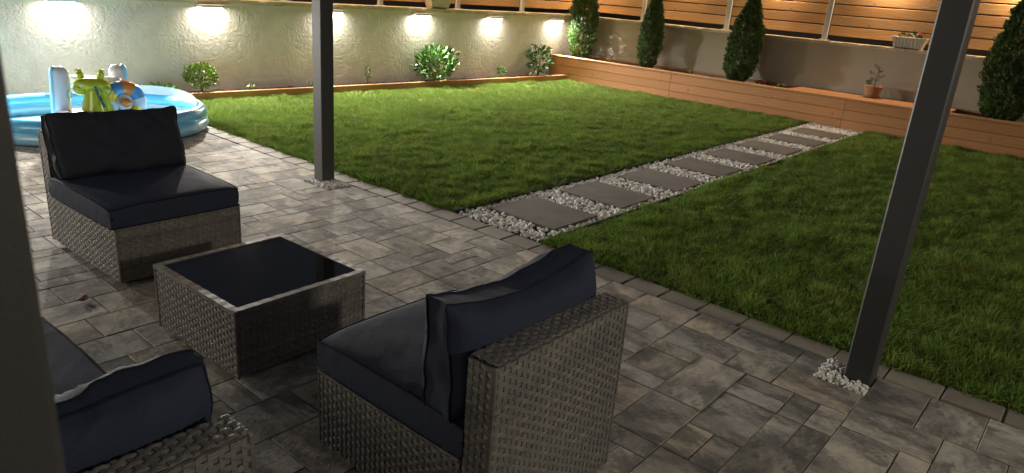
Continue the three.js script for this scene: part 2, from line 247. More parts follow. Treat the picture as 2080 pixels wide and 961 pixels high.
// ---------- house behind the patio: its curtained window lights the left sides of the furniture ----------
{
  const h = thing('house', 'pale rendered house wall with a lit window left of the view', 'house'), m = std({ color: lin(0.8, 0.78, 0.74), map: scaled(stuccoC, 0.7, 0.7), bumpMap: scaled(stuccoH, 1.4, 1.4), bumpScale: 0.002, roughness: 0.9 }), frame = std({ color: lin(0.6, 0.6, 0.58), roughness: 0.4 });
  const x = -2.78, z0 = -3.6, W = 1.9, y0 = 0.75, y1 = 2.1, zs = -7.4, ze = 4.2; // wall in four pieces round the opening
  mesh('wall', at(boxUV(new THREE.BoxGeometry(0.24, 3.1, z0 - W / 2 - zs), 'z'), x, 1.5, (zs + z0 - W / 2) / 2), m, h); mesh('wall', at(boxUV(new THREE.BoxGeometry(0.24, 3.1, ze - z0 - W / 2), 'z'), x, 1.5, (ze + z0 + W / 2) / 2), m, h);
  mesh('wall', at(boxUV(new THREE.BoxGeometry(0.24, y0 + 0.05, W), 'z'), x, y0 / 2 - 0.025, z0), m, h); mesh('wall', at(boxUV(new THREE.BoxGeometry(0.24, 3.05 - y1, W), 'z'), x, (3.05 + y1) / 2, z0), m, h);
  const w = mesh('window', at(chamferBox(0.02, y1 - y0 - 0.01, W - 0.01, 0.002, 'z'), x + 0.02, (y0 + y1) / 2, z0), glow(SOFT, 1.6), h);
  for (const s of [-1, 0, 1]) mesh('frame', at(chamferBox(0.05, y1 - y0 - 0.004, 0.05, 0.004, 'y'), x + 0.07, (y0 + y1) / 2, z0 + s * (W / 2 - 0.028)), frame, w);
  for (const s of [y0 + 0.027, y1 - 0.027]) mesh('frame', at(chamferBox(0.046, 0.05, W - 0.11, 0.004, 'z'), x + 0.07, s, z0), frame, w);
  mesh('sill', at(chamferBox(0.16, 0.03, W + 0.1, 0.004, 'z'), x + 0.17, y0 - 0.02, z0), frame, h);
  for (const s of [-1, 1]) { const a = new THREE.RectAreaLight(SOFT, WINDOW, W / 2 - 0.1, y1 - y0 - 0.12); a.position.set(x + 0.115, (y0 + y1) / 2, z0 + s * W / 4); a.rotation.y = -Math.PI / 2; h.add(a); }
}
// ---------- bed along the lamp wall ----------
{
  const b = thing('flower_bed', 'narrow soil bed edged with brown boards below the lamp wall', 'flower bed');
  const x0 = 2.95, x1 = 9.43, n = 3, L = (x1 - x0) / n;
  for (let k = 0; k < n; k++) { const x = x0 + L * (k + 0.5), o = mesh('edging_board', chamferBox(L - 0.004, 0.125, 0.03, 0.003, 'x', k * 1.3), deckM[k % 3], b); o.position.set(x, 0.028, BZ(x)); o.rotation.y = -Math.atan(0.05); }
  const e = mesh('edging_board', chamferBox(0.03, 0.125, 0.3, 0.003, 'z'), deckM[1], b); e.position.set(x0 - 0.012, 0.028, (BZ(x0) + WZ(x0)) / 2 - 0.002);
  const g = new THREE.PlaneGeometry(x1 - x0, 0.33, 120, 8).rotateX(-Math.PI / 2), p = g.attributes.position;
  for (let i = 0; i < p.count; i++) { const X = p.getX(i) + (x0 + x1) / 2, t = p.getZ(i) / 0.33 + 0.5; p.setXYZ(i, X, 0.055 + 0.02 * pn.noise(X * 6, t * 4, 2) + 0.01 * pn.noise(X * 21, t * 9, 4), (WZ(X) + 0.004) * (1 - t) + (BZ(X) - 0.018) * t); }
  g.computeVertexNormals(); for (let i = 0; i < p.count; i++) g.attributes.uv.setXY(i, p.getX(i), p.getZ(i)); mesh('soil', g, soilM, b);
}
// ---------- wooden planter with bench lid ----------
{
  const b = thing('wooden_planter', 'long low planter of orange brown boards with a slatted bench lid', 'planter', [0, 0, 0]), segs = [[-7.3, -5.02], [-5.02, -2.6], [-2.6, -0.2], [-0.2, 2.2]];
  segs.forEach(([z0, z1], i) => {
    const L = z1 - z0 - 0.003, zc = (z0 + z1) / 2;
    for (let k = 0; k < 3; k++) mesh('board', chamferBox(0.026, 0.117, L, 0.003, 'z', i * 0.7 + k * 0.41, k * 0.23), deckM[(i + k) % 3], b).position.set(BENCH_X + 0.013, 0.05 + k * 0.1205, zc);
    mesh('front_cap', chamferBox(0.095, 0.026, L, 0.004, 'z', i * 0.9, 0.1), deckM[(i + 1) % 3], b).position.set(BENCH_X + 0.03, 0.3655, zc);
    mesh('back_cap', chamferBox(0.04, 0.026, L, 0.003, 'z', i * 0.5, 0.4), deckM[i % 3], b).position.set(10.068, 0.3655, zc);
  });
  for (let k = 0; k < 5; k++) mesh('lid_slat', chamferBox(0.102, 0.024, 1.86, 0.004, 'z', k * 0.77, k * 0.2), deckM[k % 3], b).position.set(BENCH_X + 0.136 + k * 0.108, 0.3685, -2.42);
  const g = new THREE.PlaneGeometry(0.56, 9.4, 14, 220).rotateX(-Math.PI / 2), p = g.attributes.position; for (let i = 0; i < p.count; i++) { const x = p.getX(i), z = p.getZ(i); p.setY(i, 0.02 * pn.noise(x * 7, z * 5, 1) + 0.012 * pn.noise(x * 22, z * 20, 3)); g.attributes.uv.setXY(i, x, z); } g.computeVertexNormals();
  mesh('soil', at(g, 9.765, 0.315, -2.55), soilM, b);
}

// ---------- lawn ----------
function bladeTuft(n, rad, h0, h1, seed) {
  const r = rngOf(seed), P = [], C = [], w = 0.0019;
  for (let i = 0; i < n; i++) {
    const a = r() * 6.283, q = Math.sqrt(r()) * rad, x = q * Math.cos(a), z = q * Math.sin(a), h = rrf(r, h0, h1), t = r() * 6.283, lean = rrf(r, 0.15, 0.85) * h, d = a + (r() - 0.5) * 2.2, dx = Math.cos(d) * lean, dz = Math.sin(d) * lean, wx = Math.cos(t) * w, wz = Math.sin(t) * w, m = 0.55;
    const v = [[x - wx, 0, z - wz], [x + wx, 0, z + wz], [x + dx * 0.3 - wx * 0.9, h * m, z + dz * 0.3 - wz * 0.9], [x + dx * 0.3 + wx * 0.9, h * m, z + dz * 0.3 + wz * 0.9], [x + dx, h * (1 - 0.25 * lean / h), z + dz]], k = rrf(r, 0.75, 1.25), yel = r() < 0.07 ? 1 : r() * 0.3;
    for (const id of [[0, 1, 2], [1, 3, 2], [2, 3, 4]]) for (const j of id) { P.push(...v[j]); C.push((0.108 + 0.09 * yel) * k, (0.195 + 0.03 * yel) * k, (0.034 + 0.018 * yel) * k); }
  }
  const g = new THREE.BufferGeometry(); g.setAttribute('position', new THREE.Float32BufferAttribute(P, 3)); g.setAttribute('color', new THREE.Float32BufferAttribute(C, 3)); g.computeVertexNormals(); return g;
}
const grassM = phy({ vertexColors: true, roughness: 0.85, specularIntensity: 0.25, transmission: 0.3, thickness: 0, side: THREE.DoubleSide });
function lawn(label, inside, box, N, seed) {
  const tuft = bladeTuft(26, 0.036, 0.03, 0.064, seed), o = shade(new THREE.InstancedMesh(tuft, grassM, N)), r = rngOf(seed), m = new THREE.Matrix4(), q = new THREE.Quaternion(), c = new THREE.Color(); let k = 0;
  while (k < N) {
    const x = rrf(r, box[0], box[1]), z = rrf(r, box[2], box[3]); if (!inside(x, z)) continue;
    const n1 = pn.noise(x * 1.6, z * 1.6, seed), n2 = pn.noise(x * 6.5, z * 6.5, 3), n3 = pn.noise(x * 17, z * 17, 8), s = 0.95 + 0.25 * n1 + 0.62 * n2 + 0.34 * n3;
    if (s < 0.6 && r() < 0.45) continue;
    q.setFromEuler(new THREE.Euler((0.6 * n2 + 0.3 * (r() - 0.5)), r() * 6.283, 0.6 * n3 + 0.3 * (r() - 0.5)));
    m.compose(V3(x, -0.022, z), q, V3(rrf(r, 0.9, 1.25), Math.max(0.5, s) * rrf(r, 0.85, 1.15), rrf(r, 0.9, 1.25))); o.setMatrixAt(k, m);
    const b = 1.08 + 0.28 * n1 + 0.22 * n2 + 0.16 * n3, y = pn.noise(x * 3.1, z * 3.1, 21); o.setColorAt(k, c.setRGB(b * (1 + 0.16 * n2 + 0.3 * Math.max(0, y)), b, b * (0.95 + 0.2 * y))); k++;
  }
  o.name = numbered('lawn_grass'); o.userData.kind = 'stuff'; tag(o, label, 'grass'); scene.add(o); return o;
}
lawn('short green lawn between the stepping stones and the lamp wall', (x, z) => z > BZ(x) + 0.025 && z < PATH_A - 0.03 && x > LAWN_X + 0.012 * pn.noise(z * 9, 1, 2), [LAWN_X - 0.012, BENCH_X - 0.012, -7.2, PATH_A - 0.03], 62000, 31);
lawn('short green lawn right of the stepping stones', (x, z) => x > LAWN_X + 0.012 * pn.noise(z * 9, 4, 2), [LAWN_X - 0.012, BENCH_X - 0.012, PATH_B + 0.02, 1.0], 50000, 57);

// ---------- stepping stone path ----------
sheet(LAWN_X, BENCH_X, PATH_A - 0.01, PATH_B + 0.01, -0.016, beddingM, 'path_bed');
{
  const edge = std({ color: lin(0.016, 0.016, 0.016), roughness: 0.6 });
  const strip = (z, label) => tag(mesh('lawn_edging', at(chamferBox(6.37, 0.05, 0.006, 0.001), 6.25, -0.012, z), edge), label, 'edging', 'edging strips of the gravel path');
  strip(PATH_A - 0.012, 'black plastic edging strip on the lamp wall side of the path'); strip(PATH_B + 0.006, 'black plastic edging strip on the right side of the path');
  const nth = ['first', 'second', 'third', 'fourth', 'fifth', 'sixth', 'seventh', 'eighth'], r = rngOf(4), g = [0, 1, 2].map((k) => chamferBox(0.455, 0.04, 0.525, 0.005, 'x', k * 0.41, k * 0.7)), spots = [];
  for (let k = 0; k < 8; k++) { const x = 3.505 + 0.742 * k, o = mesh('stepping_stone', g[k % 3], slabM[k % 3]); o.position.set(x, -0.008 + (r() - 0.5) * 0.004, -2.615 + (r() - 0.5) * 0.02); o.rotation.y = (r() - 0.5) * 0.03; tag(o, 'flat brown concrete stepping stone, ' + nth[k] + ' from the patio', 'stepping stone', 'stepping stones across the lawn'); spots.push(o.position); }
  const peb = (seed) => { const f = rngOf(seed), a = new THREE.IcosahedronGeometry(1, 1), p = a.attributes.position; for (let i = 0; i < p.count; i++) { const v = V3(p.getX(i), p.getY(i), p.getZ(i)), n = 0.8 + 0.35 * pn.noise(v.x * 1.3 + seed, v.y * 1.3, v.z * 1.3) + 0.12 * pn.noise(v.x * 4, v.y * 4 + seed, v.z * 4); p.setXYZ(i, v.x * n, v.y * n * 0.66, v.z * n * 0.8); } const b = mergeVertices(a.deleteAttribute('uv').deleteAttribute('normal'), 1e-4).toNonIndexed(); b.computeVertexNormals(); return b; };
  const stoneM = std({ color: 0xffffff, roughness: 0.85 }), pebble = peb(3);
  const gravel = (label, list) => { const o = shade(new THREE.InstancedMesh(pebble, stoneM, list.length)), m = new THREE.Matrix4(), q = new THREE.Quaternion(), c = new THREE.Color(); list.forEach(([x, y, z, s], i) => { q.setFromEuler(new THREE.Euler((r() - 0.5) * 1.6, r() * 6.28, (r() - 0.5) * 1.6)); m.compose(V3(x, y, z), q, V3(s * rrf(r, 0.8, 1.3), s * rrf(r, 0.8, 1.1), s * rrf(r, 0.8, 1.2))); o.setMatrixAt(i, m); const b = rrf(r, 0.5, 0.85); o.setColorAt(i, c.setRGB(b, b * rrf(r, 0.93, 0.99), b * rrf(r, 0.82, 0.95))); }); o.name = numbered('gravel'); o.userData.kind = 'stuff'; scene.add(o); tag(o, label, 'gravel'); };
  const L = [];
  for (let k = 0; k < 15000; k++) { const x = rrf(r, LAWN_X + 0.012, BENCH_X - 0.012), z = rrf(r, PATH_A + 0.008, PATH_B - 0.008); if (spots.some((p) => Math.abs(x - p.x) < 0.226 && Math.abs(z - p.z) < 0.262)) continue; L.push([x, rrf(r, -0.010, 0.004), z, rrf(r, 0.009, 0.0175)]); }
  gravel('pale gravel between the stepping stones', L);
  for (const [x, z, w] of [[2.848, -4.04, 'middle'], [2.848, -0.5, 'right'], [2.848, 3.0, 'fourth']]) { const l = []; const U = 0.096, i = Math.max(0, Math.floor((2.905 - x - 0.09) / U)), j = Math.floor((z + (w === 'middle' ? 0.04 : 0) - 0.13 + 7.55) / U), X = 2.905 - (i + 1) * U, Z = -7.55 + (w === 'middle' ? j + 2.5 : j + 1) * U, hz = w === 'middle' ? 0.14 : 0.094; for (let k = 0; k < 560; k++) { const a = X + rrf(r, -0.094, 0.094), b = Z + rrf(r, -hz, hz); if (Math.abs(a - x) < 0.056 && Math.abs(b - z) < 0.056) continue; l.push([a, rrf(r, -0.008, 0.007), b, rrf(r, 0.007, 0.0135)]); } gravel('white pebbles around the foot of the ' + w + ' post', l); }
}

// ---------- wicker furniture ----------
const STAKE = 0.0215, ROW = 0.0136;
const strandCache = new Map();
function strandGeo(L, phase, v) {
  const key = L.toFixed(3) + phase + v; if (strandCache.has(key)) return strandCache.get(key);
  const n = Math.max(4, Math.round(L / STAKE) * 4), P = [], UV = [], I = [], r = rngOf(v * 77 + phase * 13 + Math.round(L * 1000)), h = 0.0142;
  for (let i = 0; i <= n; i++) { const x = -L / 2 + L * i / n, o = (0.0015 + 0.0007 * r()) * Math.tanh(1.6 * Math.sin(Math.PI * (x + L / 2) / STAKE + phase * Math.PI)), j = (r() - 0.5) * 0.0016; for (const [y, z] of [[-h / 2, -0.0012], [0, 0.0012], [h / 2, -0.0012]]) { P.push(x, y + j, o + z); UV.push(x + v * 0.37, y / h + 0.5); } if (i) { const a = (i - 1) * 3, b = i * 3; I.push(a, b, a + 1, b, b + 1, a + 1, a + 1, b + 1, a + 2, b + 1, b + 2, a + 2); } }
  const g = new THREE.BufferGeometry(); g.setAttribute('position', new THREE.Float32BufferAttribute(P, 3)); g.setAttribute('uv', new THREE.Float32BufferAttribute(UV, 2)); g.setIndex(I); g.computeVertexNormals(); strandCache.set(key, g); return g;
}
const wr = rngOf(202);
function wicker(parent, name, W, H, p, rot, first = 0) { // one woven panel, its face towards local +z
  const b = mesh(name, chamferBox(W, H, 0.01, 0.002), backM, parent); b.position.set(...p); b.rotation.set(...rot);
  const rows = Math.round(H / ROW), n = Math.round(W / STAKE);
  for (let k = 0; k < rows; k++) { const s = mesh('strand', strandGeo(W, (k + first) & 1, Math.floor(wr() * 3)), strandM[wr() < 0.62 ? 0 : wr() < 0.55 ? 1 : 2], b); s.position.set(0, -H / 2 + (k + 0.5) * H / rows, 0.0115); s.rotation.z = (wr() - 0.5) * 0.002; }
  const g = chamferBox(0.0105, H, 0.0022, 0.0008, 'y'); for (let k = 0; k < n; k++) mesh('stake', g, strandM[0], b).position.set(-W / 2 + (k + 0.5) * W / n, 0, 0.0115);
  return b;
}
function rim(parent, L, p, rot, t = 0.02) { const g = new THREE.BoxGeometry(L, 0.014, t, Math.round(L / 0.012), 1, 2), q = g.attributes.position; for (let i = 0; i < q.count; i++) { const x = q.getX(i), s = Math.sin(x / 0.028 * Math.PI); if (q.getY(i) > 0) q.setY(i, q.getY(i) + 0.0005 * s); q.setZ(i, q.getZ(i) * (1 + 0.03 * s)); } const o = mesh('woven_rim', boxUV(g, 'x'), strandM[0], parent); o.position.set(...p); o.rotation.set(...rot); return o; }
function chair(label, x, z, turn, w, d, sh = 0.268, bh = 0.555, bt = 0.088) { // front towards local +z, origin under the seat's middle
  const c = thing('wicker_chair', label, 'chair', [x, 0, z], turn), y0 = 0.022, H = sh - y0, f = d / 2, s = d - bt;
  mesh('seat_frame', chamferBox(w - 0.05, 0.02, d - 0.06, 0.003), darkM, c).position.set(0, sh - 0.03, 0);
  wicker(c, 'front_panel', w - 0.02, H, [0, y0 + H / 2, f - 0.014], [0, 0, 0]);
  for (const e of [-1, 1]) {
    wicker(c, 'side_panel', s - 0.012, H, [e * (w / 2 - 0.014), y0 + H / 2, f - s / 2 - 0.004], [0, e * Math.PI / 2, 0]);
    wicker(c, 'back_end', bt - 0.006, bh - y0 - 0.008, [e * (w / 2 - 0.0145), (bh + y0) / 2, -f + bt / 2], [0, e * Math.PI / 2, 0]);
    rim(c, s - 0.01, [e * (w / 2 - 0.008), sh + 0.001, f - s / 2], [0, Math.PI / 2, 0]);
    for (const q of [-1, 1]) { mesh('corner_trim', chamferBox(0.012, (q > 0 ? sh : bh) - y0, 0.012, 0.003, 'y'), strandM[1], c).position.set(e * (w / 2 - 0.006), ((q > 0 ? sh : bh) + y0) / 2 - 0.002, q * (f - 0.006)); mesh('foot', new THREE.CylinderGeometry(0.016, 0.014, 0.03, 12), darkM, c).position.set(e * (w / 2 - 0.05), 0.015, q * (f - 0.05)); }
  }
  rim(c, w - 0.01, [0, sh + 0.001, f - 0.008], [0, 0, 0]);
  wicker(c, 'back_panel', w - 0.02, bh - y0 - 0.006, [0, (bh + y0) / 2 - 0.002, -f + 0.014], [0, Math.PI, 0]);
  wicker(c, 'back_face', w - 0.02, bh - sh - 0.02, [0, (bh + sh) / 2 + 0.004, -f + bt - 0.014], [0, 0, 0]);
  wicker(c, 'back_top', w - 0.012, bt - 0.012, [0, bh - 0.009, -f + bt / 2], [-Math.PI / 2, 0, 0]);
  return c;
}
const nearSeat = chair('grey wicker chair seen from behind, nearest the lawn', 1.345, -1.222, Math.PI, 0.56, 0.67);
const farSeat = chair('grey wicker chair facing the table, in front of the pool', 1.385, -3.425, 0.0, 0.575, 0.73);
farSeat.rotation.y = 0.03;
chair('grey wicker lounge seat at the lower left corner', 0.285, -1.60, Math.PI, 0.57, 1.14);
{
  const t = thing('wicker_table', 'low square grey wicker table with a black glass top', 'table', [1.345, 0, -2.32], 0.03), W = 0.556, H = 0.27, y0 = 0.014;
  [0, 1, 2, 3].forEach((k) => { const a = k * Math.PI / 2; wicker(t, 'side_panel', W - 0.026, H - y0 - 0.012, [Math.sin(a) * (W / 2 - 0.016), (H + y0) / 2 - 0.004, Math.cos(a) * (W / 2 - 0.016)], [0, a, 0]); rim(t, W - 0.004, [Math.sin(a) * (W / 2 - 0.012), H - 0.007, Math.cos(a) * (W / 2 - 0.012)], [0, a, 0], 0.026); const q = a + Math.PI / 4, e = (W / 2 - 0.006) * Math.SQRT2; mesh('corner_trim', chamferBox(0.012, H - y0 - 0.004, 0.012, 0.003, 'y'), strandM[0], t).position.set(Math.sin(q) * e, (H + y0) / 2 - 0.004, Math.cos(q) * e); mesh('foot', new THREE.CylinderGeometry(0.014, 0.012, 0.02, 12), darkM, t).position.set(Math.sin(q) * 0.33, 0.01, Math.cos(q) * 0.33); });
  mesh('glass_top', chamferBox(W - 0.052, 0.006, W - 0.052, 0.0015), phy({ color: lin(0.0025, 0.0026, 0.0035), roughness: 0.06, ior: 1.5 }), t).position.y = H - 0.006;
  mesh('top_board', chamferBox(W - 0.06, 0.012, W - 0.06, 0.001), darkM, t).position.y = H - 0.0165;
}
// cushions: a box bent by one function, with piping along its seams
function cushion(name, label, w, h, d, o, m, p, rot) {
  const { bulge = 0.02, sag = 0, edge = 0.8, seed = 1, wrinkle = 0.004, lean = 0, pinch = 0, taper = 0, flat = false } = o, nx = 56, ny = flat ? 14 : 34, nz = flat ? 56 : 12;
  const bend = (a, b, c) => { // a, b, c from -1 to 1 across width, height, depth
    let x = a * w / 2, y = b * h / 2, z = c * d / 2;
    const fa = 1 - a ** 4, fb = 1 - b ** 4, fc = 1 - c ** 4;
    if (flat) { y += Math.sign(b) * Math.abs(b) * bulge * (b > 0 ? 1 : 0.1) * Math.sqrt(Math.max(0, fa * fc)); x *= 1 - 0.012 * (1 - fc) + 0.01 * (1 - b * b); z *= 1 - 0.012 * (1 - fa) + 0.01 * (1 - b * b); y += b > 0 ? -0.012 * (1 - fa) * (1 - fc) : 0; }
    else { z = z * edge * (1 - taper * (b * 0.5 + 0.5) ** 2) + c * bulge * Math.sqrt(Math.max(0, fa * fb)); x *= 1 - 0.03 * (1 - fb) - pinch * (1 - b * b) * a * a; y -= sag * (1 - a * a) * (b * 0.5 + 0.5) ** 1.5; y *= 1 - 0.035 * (1 - fa) * (a > 0 ? 0.3 : 1); z += lean * (b * 0.5 + 0.5) ** 1.4; }
    const k = seed * 9.1, u = a * w * 10, v = (flat ? c * d : b * h) * 10, cr = 1 - Math.abs(pn.noise(u * 0.42 + v * 0.42, u * 0.1 - v * 0.2, k)) * 3.2, n = wrinkle * (Math.max(0, cr) ** 2 * 0.38 + 1.0 * pn.noise(u * 0.3, v * 0.3, k + 4) + 0.22 * pn.noise(u * 0.8, v * 0.8, k + 7)), ends = wrinkle * 0.25 * Math.max(0, Math.abs(a) - 0.8) * 5 * pn.noise(v * 2.6, a * 3, k + 2);
    if (flat) { y += b > 0.5 ? n * 0.6 : 0; if (Math.abs(c) > 0.98) z += c * wrinkle * 0.5 * pn.noise(u * 2.2, b * 0.8, k); if (Math.abs(a) > 0.98) x += a * wrinkle * 0.5 * pn.noise(c * d * 22, b * 0.8, k); } else { z += c * (n + ends) + 0.5 * n; y += 0.8 * n * b; x += a * Math.abs(a) ** 6 * wrinkle * 0.9 * pn.noise(v * 0.6, c * 0.9, k); }
    return V3(x, y, z);
  };
  const g0 = new THREE.BoxGeometry(2, 2, 2, nx, ny, nz), q = g0.attributes.position, uv = g0.attributes.uv;
  const uvs = []; for (let i = 0; i < q.count; i++) { const a = q.getX(i), b = q.getY(i), c = q.getZ(i), v = bend(a, b, c); q.setXYZ(i, v.x, v.y, v.z); uv.setXY(i, a * w / 2 + (Math.abs(a) > 0.999 ? c * d / 2 : 0), b * h / 2 + c * d / 2); }
  g0.computeVertexNormals();
  const root = thing(name, label, 'cushion', p); root.rotation.set(...rot); mesh('cover', g0, m, root);
  const loop = (f) => { const pts = []; for (const [s0, s1] of [[[-1, -1], [1, -1]], [[1, -1], [1, 1]], [[1, 1], [-1, 1]], [[-1, 1], [-1, -1]]]) for (let k = 0; k < 26; k++) { const t = k / 26, A = s0[0] + (s1[0] - s0[0]) * t, B = s0[1] + (s1[1] - s0[1]) * t; pts.push(f(A, B)); } mesh('piping', new THREE.TubeGeometry(new THREE.CatmullRomCurve3(pts, true), 150, 0.0034, 6, true), pipeM, root); };
  for (const s of [-1, 1]) loop(flat ? (A, B) => bend(A, s, B) : (A, B) => bend(A, B, s));
  return root;
}
cushion('seat_cushion', 'flat navy seat cushion on the chair seen from behind', 0.565, 0.098, 0.585, { flat: true, bulge: 0.012, seed: 2, wrinkle: 0.003 }, navyM, [1.345, 0.322, -1.262], [0, 0, 0]);
cushion('seat_cushion', 'flat dark seat cushion on the chair before the pool', 0.585, 0.092, 0.635, { flat: true, bulge: 0.012, seed: 5, wrinkle: 0.004 }, navyM, [1.372, 0.319, -3.365], [0, 0.03, 0]);
cushion('seat_cushion', 'long navy seat cushion at the lower left, partly behind the post', 0.575, 0.095, 1.05, { flat: true, bulge: 0.012, seed: 8, wrinkle: 0.005 }, navyM, [0.285, 0.320, -1.66], [0, 0, 0]);
cushion('back_cushion', 'navy back cushion with a sagging top on the chair seen from behind', 0.585, 0.30, 0.135, { bulge: 0.058, sag: 0.045, edge: 0.66, taper: 0.18, lean: 0.02, seed: 3, wrinkle: 0.012, pinch: 0.03 }, navyM, [1.345, 0.513, -1.055], [0.0, Math.PI, 0]);
cushion('back_cushion', 'crumpled black back cushion on the chair before the pool', 0.60, 0.295, 0.10, { bulge: 0.04, sag: 0.006, edge: 0.62, taper: 0.3, seed: 6, wrinkle: 0.017, pinch: 0.0 }, blackM, [1.375, 0.505, -3.615], [-0.30, 0.05, 0]);
cushion('back_cushion', 'crumpled navy back cushion at the lower left corner', 0.585, 0.29, 0.135, { bulge: 0.046, sag: 0.015, edge: 0.66, taper: 0.5, seed: 9, wrinkle: 0.016, pinch: 0.03 }, navyM, [0.275, 0.503, -1.215], [0.12, Math.PI, 0]);

// ---------- inflatable pool ----------
{
  const vinyl = (r, g, b, o = {}) => phy({ color: lin(r, g, b), roughness: 0.22, clearcoat: 0.6, clearcoatRoughness: 0.12, transmission: 0.12, thickness: 0, ...o });
  const blue = vinyl(0.13, 0.53, 0.82), sky = vinyl(0.34, 0.68, 0.86), white = vinyl(0.74, 0.74, 0.82), lav = vinyl(0.62, 0.60, 0.70), green = vinyl(0.50, 0.56, 0.03), teal = vinyl(0.02, 0.12, 0.13), orange = vinyl(0.80, 0.24, 0.03), yellow = vinyl(0.82, 0.60, 0.03), mid = vinyl(0.10, 0.30, 0.58);
  const p = thing('inflatable_pool', 'blue inflatable paddling pool with play figures beside the wall', 'pool', [2.2, 0, -6.36], -0.42), A = 0.86, B = 0.68, N = 96;
  const ringGeo = (off, y, rad, grow) => { const P = [], I = [], M = 16; for (let i = 0; i <= N; i++) { const t = i / N * 2 * Math.PI, ex = Math.cos(t), ez = Math.sin(t), k = 1 + grow * sst(-0.2, 0.9, ex), sc = 1 + 0.012 * Math.sin(t * 17) ; for (let j = 0; j <= M; j++) { const f = j / M * 2 * Math.PI; P.push((A + off + rad * sc * Math.cos(f)) * ex, (y + rad * sc * Math.sin(f)) * k + 0, (B + off + rad * sc * Math.cos(f)) * ez); if (i && j) { const a = (i - 1) * (M + 1) + j - 1, b = i * (M + 1) + j - 1; I.push(a, a + 1, b, b, a + 1, b + 1); } } } const g = new THREE.BufferGeometry(); g.setAttribute('position', new THREE.Float32BufferAttribute(P, 3)); g.setIndex(I); g.computeVertexNormals(); return g; };
  mesh('lower_ring', ringGeo(0, 0.055, 0.055, 0), sky, p); mesh('upper_ring', ringGeo(-0.006, 0.135, 0.052, 0.12), blue, p);
  const back = (() => { const P = [], I = [], n = 30, m = 8; for (let i = 0; i <= n; i++) { const t = -2.0 + 2.35 * i / n, e = Math.sin(Math.PI * i / n); for (let j = 0; j <= m; j++) { const s = j / m, h = 0.05 + s * (0.14 + 0.085 * e), q = -0.055 + 0.02 * s + 0.012 * Math.sin(s * Math.PI); P.push((A + q) * Math.cos(t), h, (B + q) * Math.sin(t)); if (i && j) { const a = (i - 1) * (m + 1) + j - 1, b = i * (m + 1) + j - 1; I.push(a, a + 1, b, b, a + 1, b + 1); } } } const g = new THREE.BufferGeometry(); g.setAttribute('position', new THREE.Float32BufferAttribute(P, 3)); g.setIndex(I); g.computeVertexNormals(); return g; })();
  mesh('inner_wall', back, lav, p);
  const fl = new THREE.CircleGeometry(1, 64).rotateX(-Math.PI / 2); fl.scale(A, 1, B); mesh('pool_floor', at(fl, 0, 0.012, 0), sky, p);
  const loc = (x, y, z = -6.2) => { const v = V3(x - 2.2, y, z + 6.36); v.applyAxisAngle(V3(0, 1, 0), 0.42); return v; };
  const pillar = (x, z, s) => { const g = new THREE.CapsuleGeometry(0.062, 0.33, 10, 20); g.scale(1, 1, 0.75); const o = mesh('pillar', g, white, p); o.position.copy(loc(x, 0.29, z)); o.rotation.set(0, 0, s * 0.05); const q = new THREE.CapsuleGeometry(0.056, 0.34, 10, 20); q.scale(0.55, 1, 0.8); const e = mesh('pillar_side', q, sky, o); e.position.set(s * 0.048, 0.0, -0.012); const seam = mesh('seam', new THREE.TorusGeometry(0.03, 0.006, 8, 20), sky, o); seam.position.set(-s * 0.055, 0.02, 0.02); seam.rotation.y = 1.2; };
  pillar(2.00, -6.25, -1); pillar(2.44, -6.28, 1);
  const bubble = mesh('arch', new THREE.CapsuleGeometry(0.05, 0.34, 8, 16).rotateZ(Math.PI / 2), white, p); bubble.position.copy(loc(2.23, 0.385, -6.27)); bubble.rotation.y = -0.1;
  const body = new THREE.LatheGeometry([[0.001, 0], [0.10, 0.0], [0.125, 0.05], [0.118, 0.12], [0.095, 0.2], [0.075, 0.27], [0.06, 0.33], [0.001, 0.35]].map(([a, b]) => new THREE.Vector2(a, b)), 32); body.scale(1, 1, 0.75);
  mesh('animal_body', body, green, p).position.copy(loc(2.205, 0.06, -6.13));
  const head = new THREE.SphereGeometry(0.075, 28, 18); head.scale(1.7, 0.72, 0.9); const hd = mesh('animal_head', head, green, p); hd.position.copy(loc(2.19, 0.385, -6.15));
  for (const s of [-1, 1]) { const c = mesh('cheek', new THREE.SphereGeometry(0.05, 20, 14), green, hd); c.position.set(s * 0.085, -0.035, 0.005); const e = mesh('ear', new THREE.CapsuleGeometry(0.026, 0.03, 6, 14), green, hd); e.position.set(s * 0.068 - 0.005, 0.065, 0); e.rotation.z = -s * 0.25; for (let k = -1; k < 2; k++) mesh('ear_tip', new THREE.SphereGeometry(0.0085, 10, 8), green, hd).position.set(s * 0.078 + k * 0.014 - 0.005, 0.108, 0); }
  for (let k = 0; k < 8; k++) { const o = mesh('back_stripe', new THREE.SphereGeometry(0.011, 10, 8).scale(1, 1.25, 0.6), teal, p); o.position.copy(loc(2.183 + k * 0.005, 0.365 - k * 0.019, -6.076 + k * 0.006)); }
  const tail = mesh('animal_tail', new THREE.ConeGeometry(0.05, 0.16, 20).scale(1, 1, 0.7), green, p); tail.position.copy(loc(2.225, 0.15, -6.035));
  const wheel = new THREE.Group(); wheel.name = 'play_wheel'; p.add(wheel); wheel.position.copy(loc(2.405, 0.235, -6.12)); wheel.rotation.set(-0.1, 0.42, 0.5);
  const cs = [orange, mid, yellow, white, mid, orange, yellow, white, mid]; cs.forEach((m, k) => { const g = new THREE.TorusGeometry(0.118, 0.058, 14, 10, 2 * Math.PI / 9 * 0.985); g.scale(1, 1, 0.85); const o = mesh('segment', g, m, wheel); o.rotation.z = k * 2 * Math.PI / 9 + 0.5; });
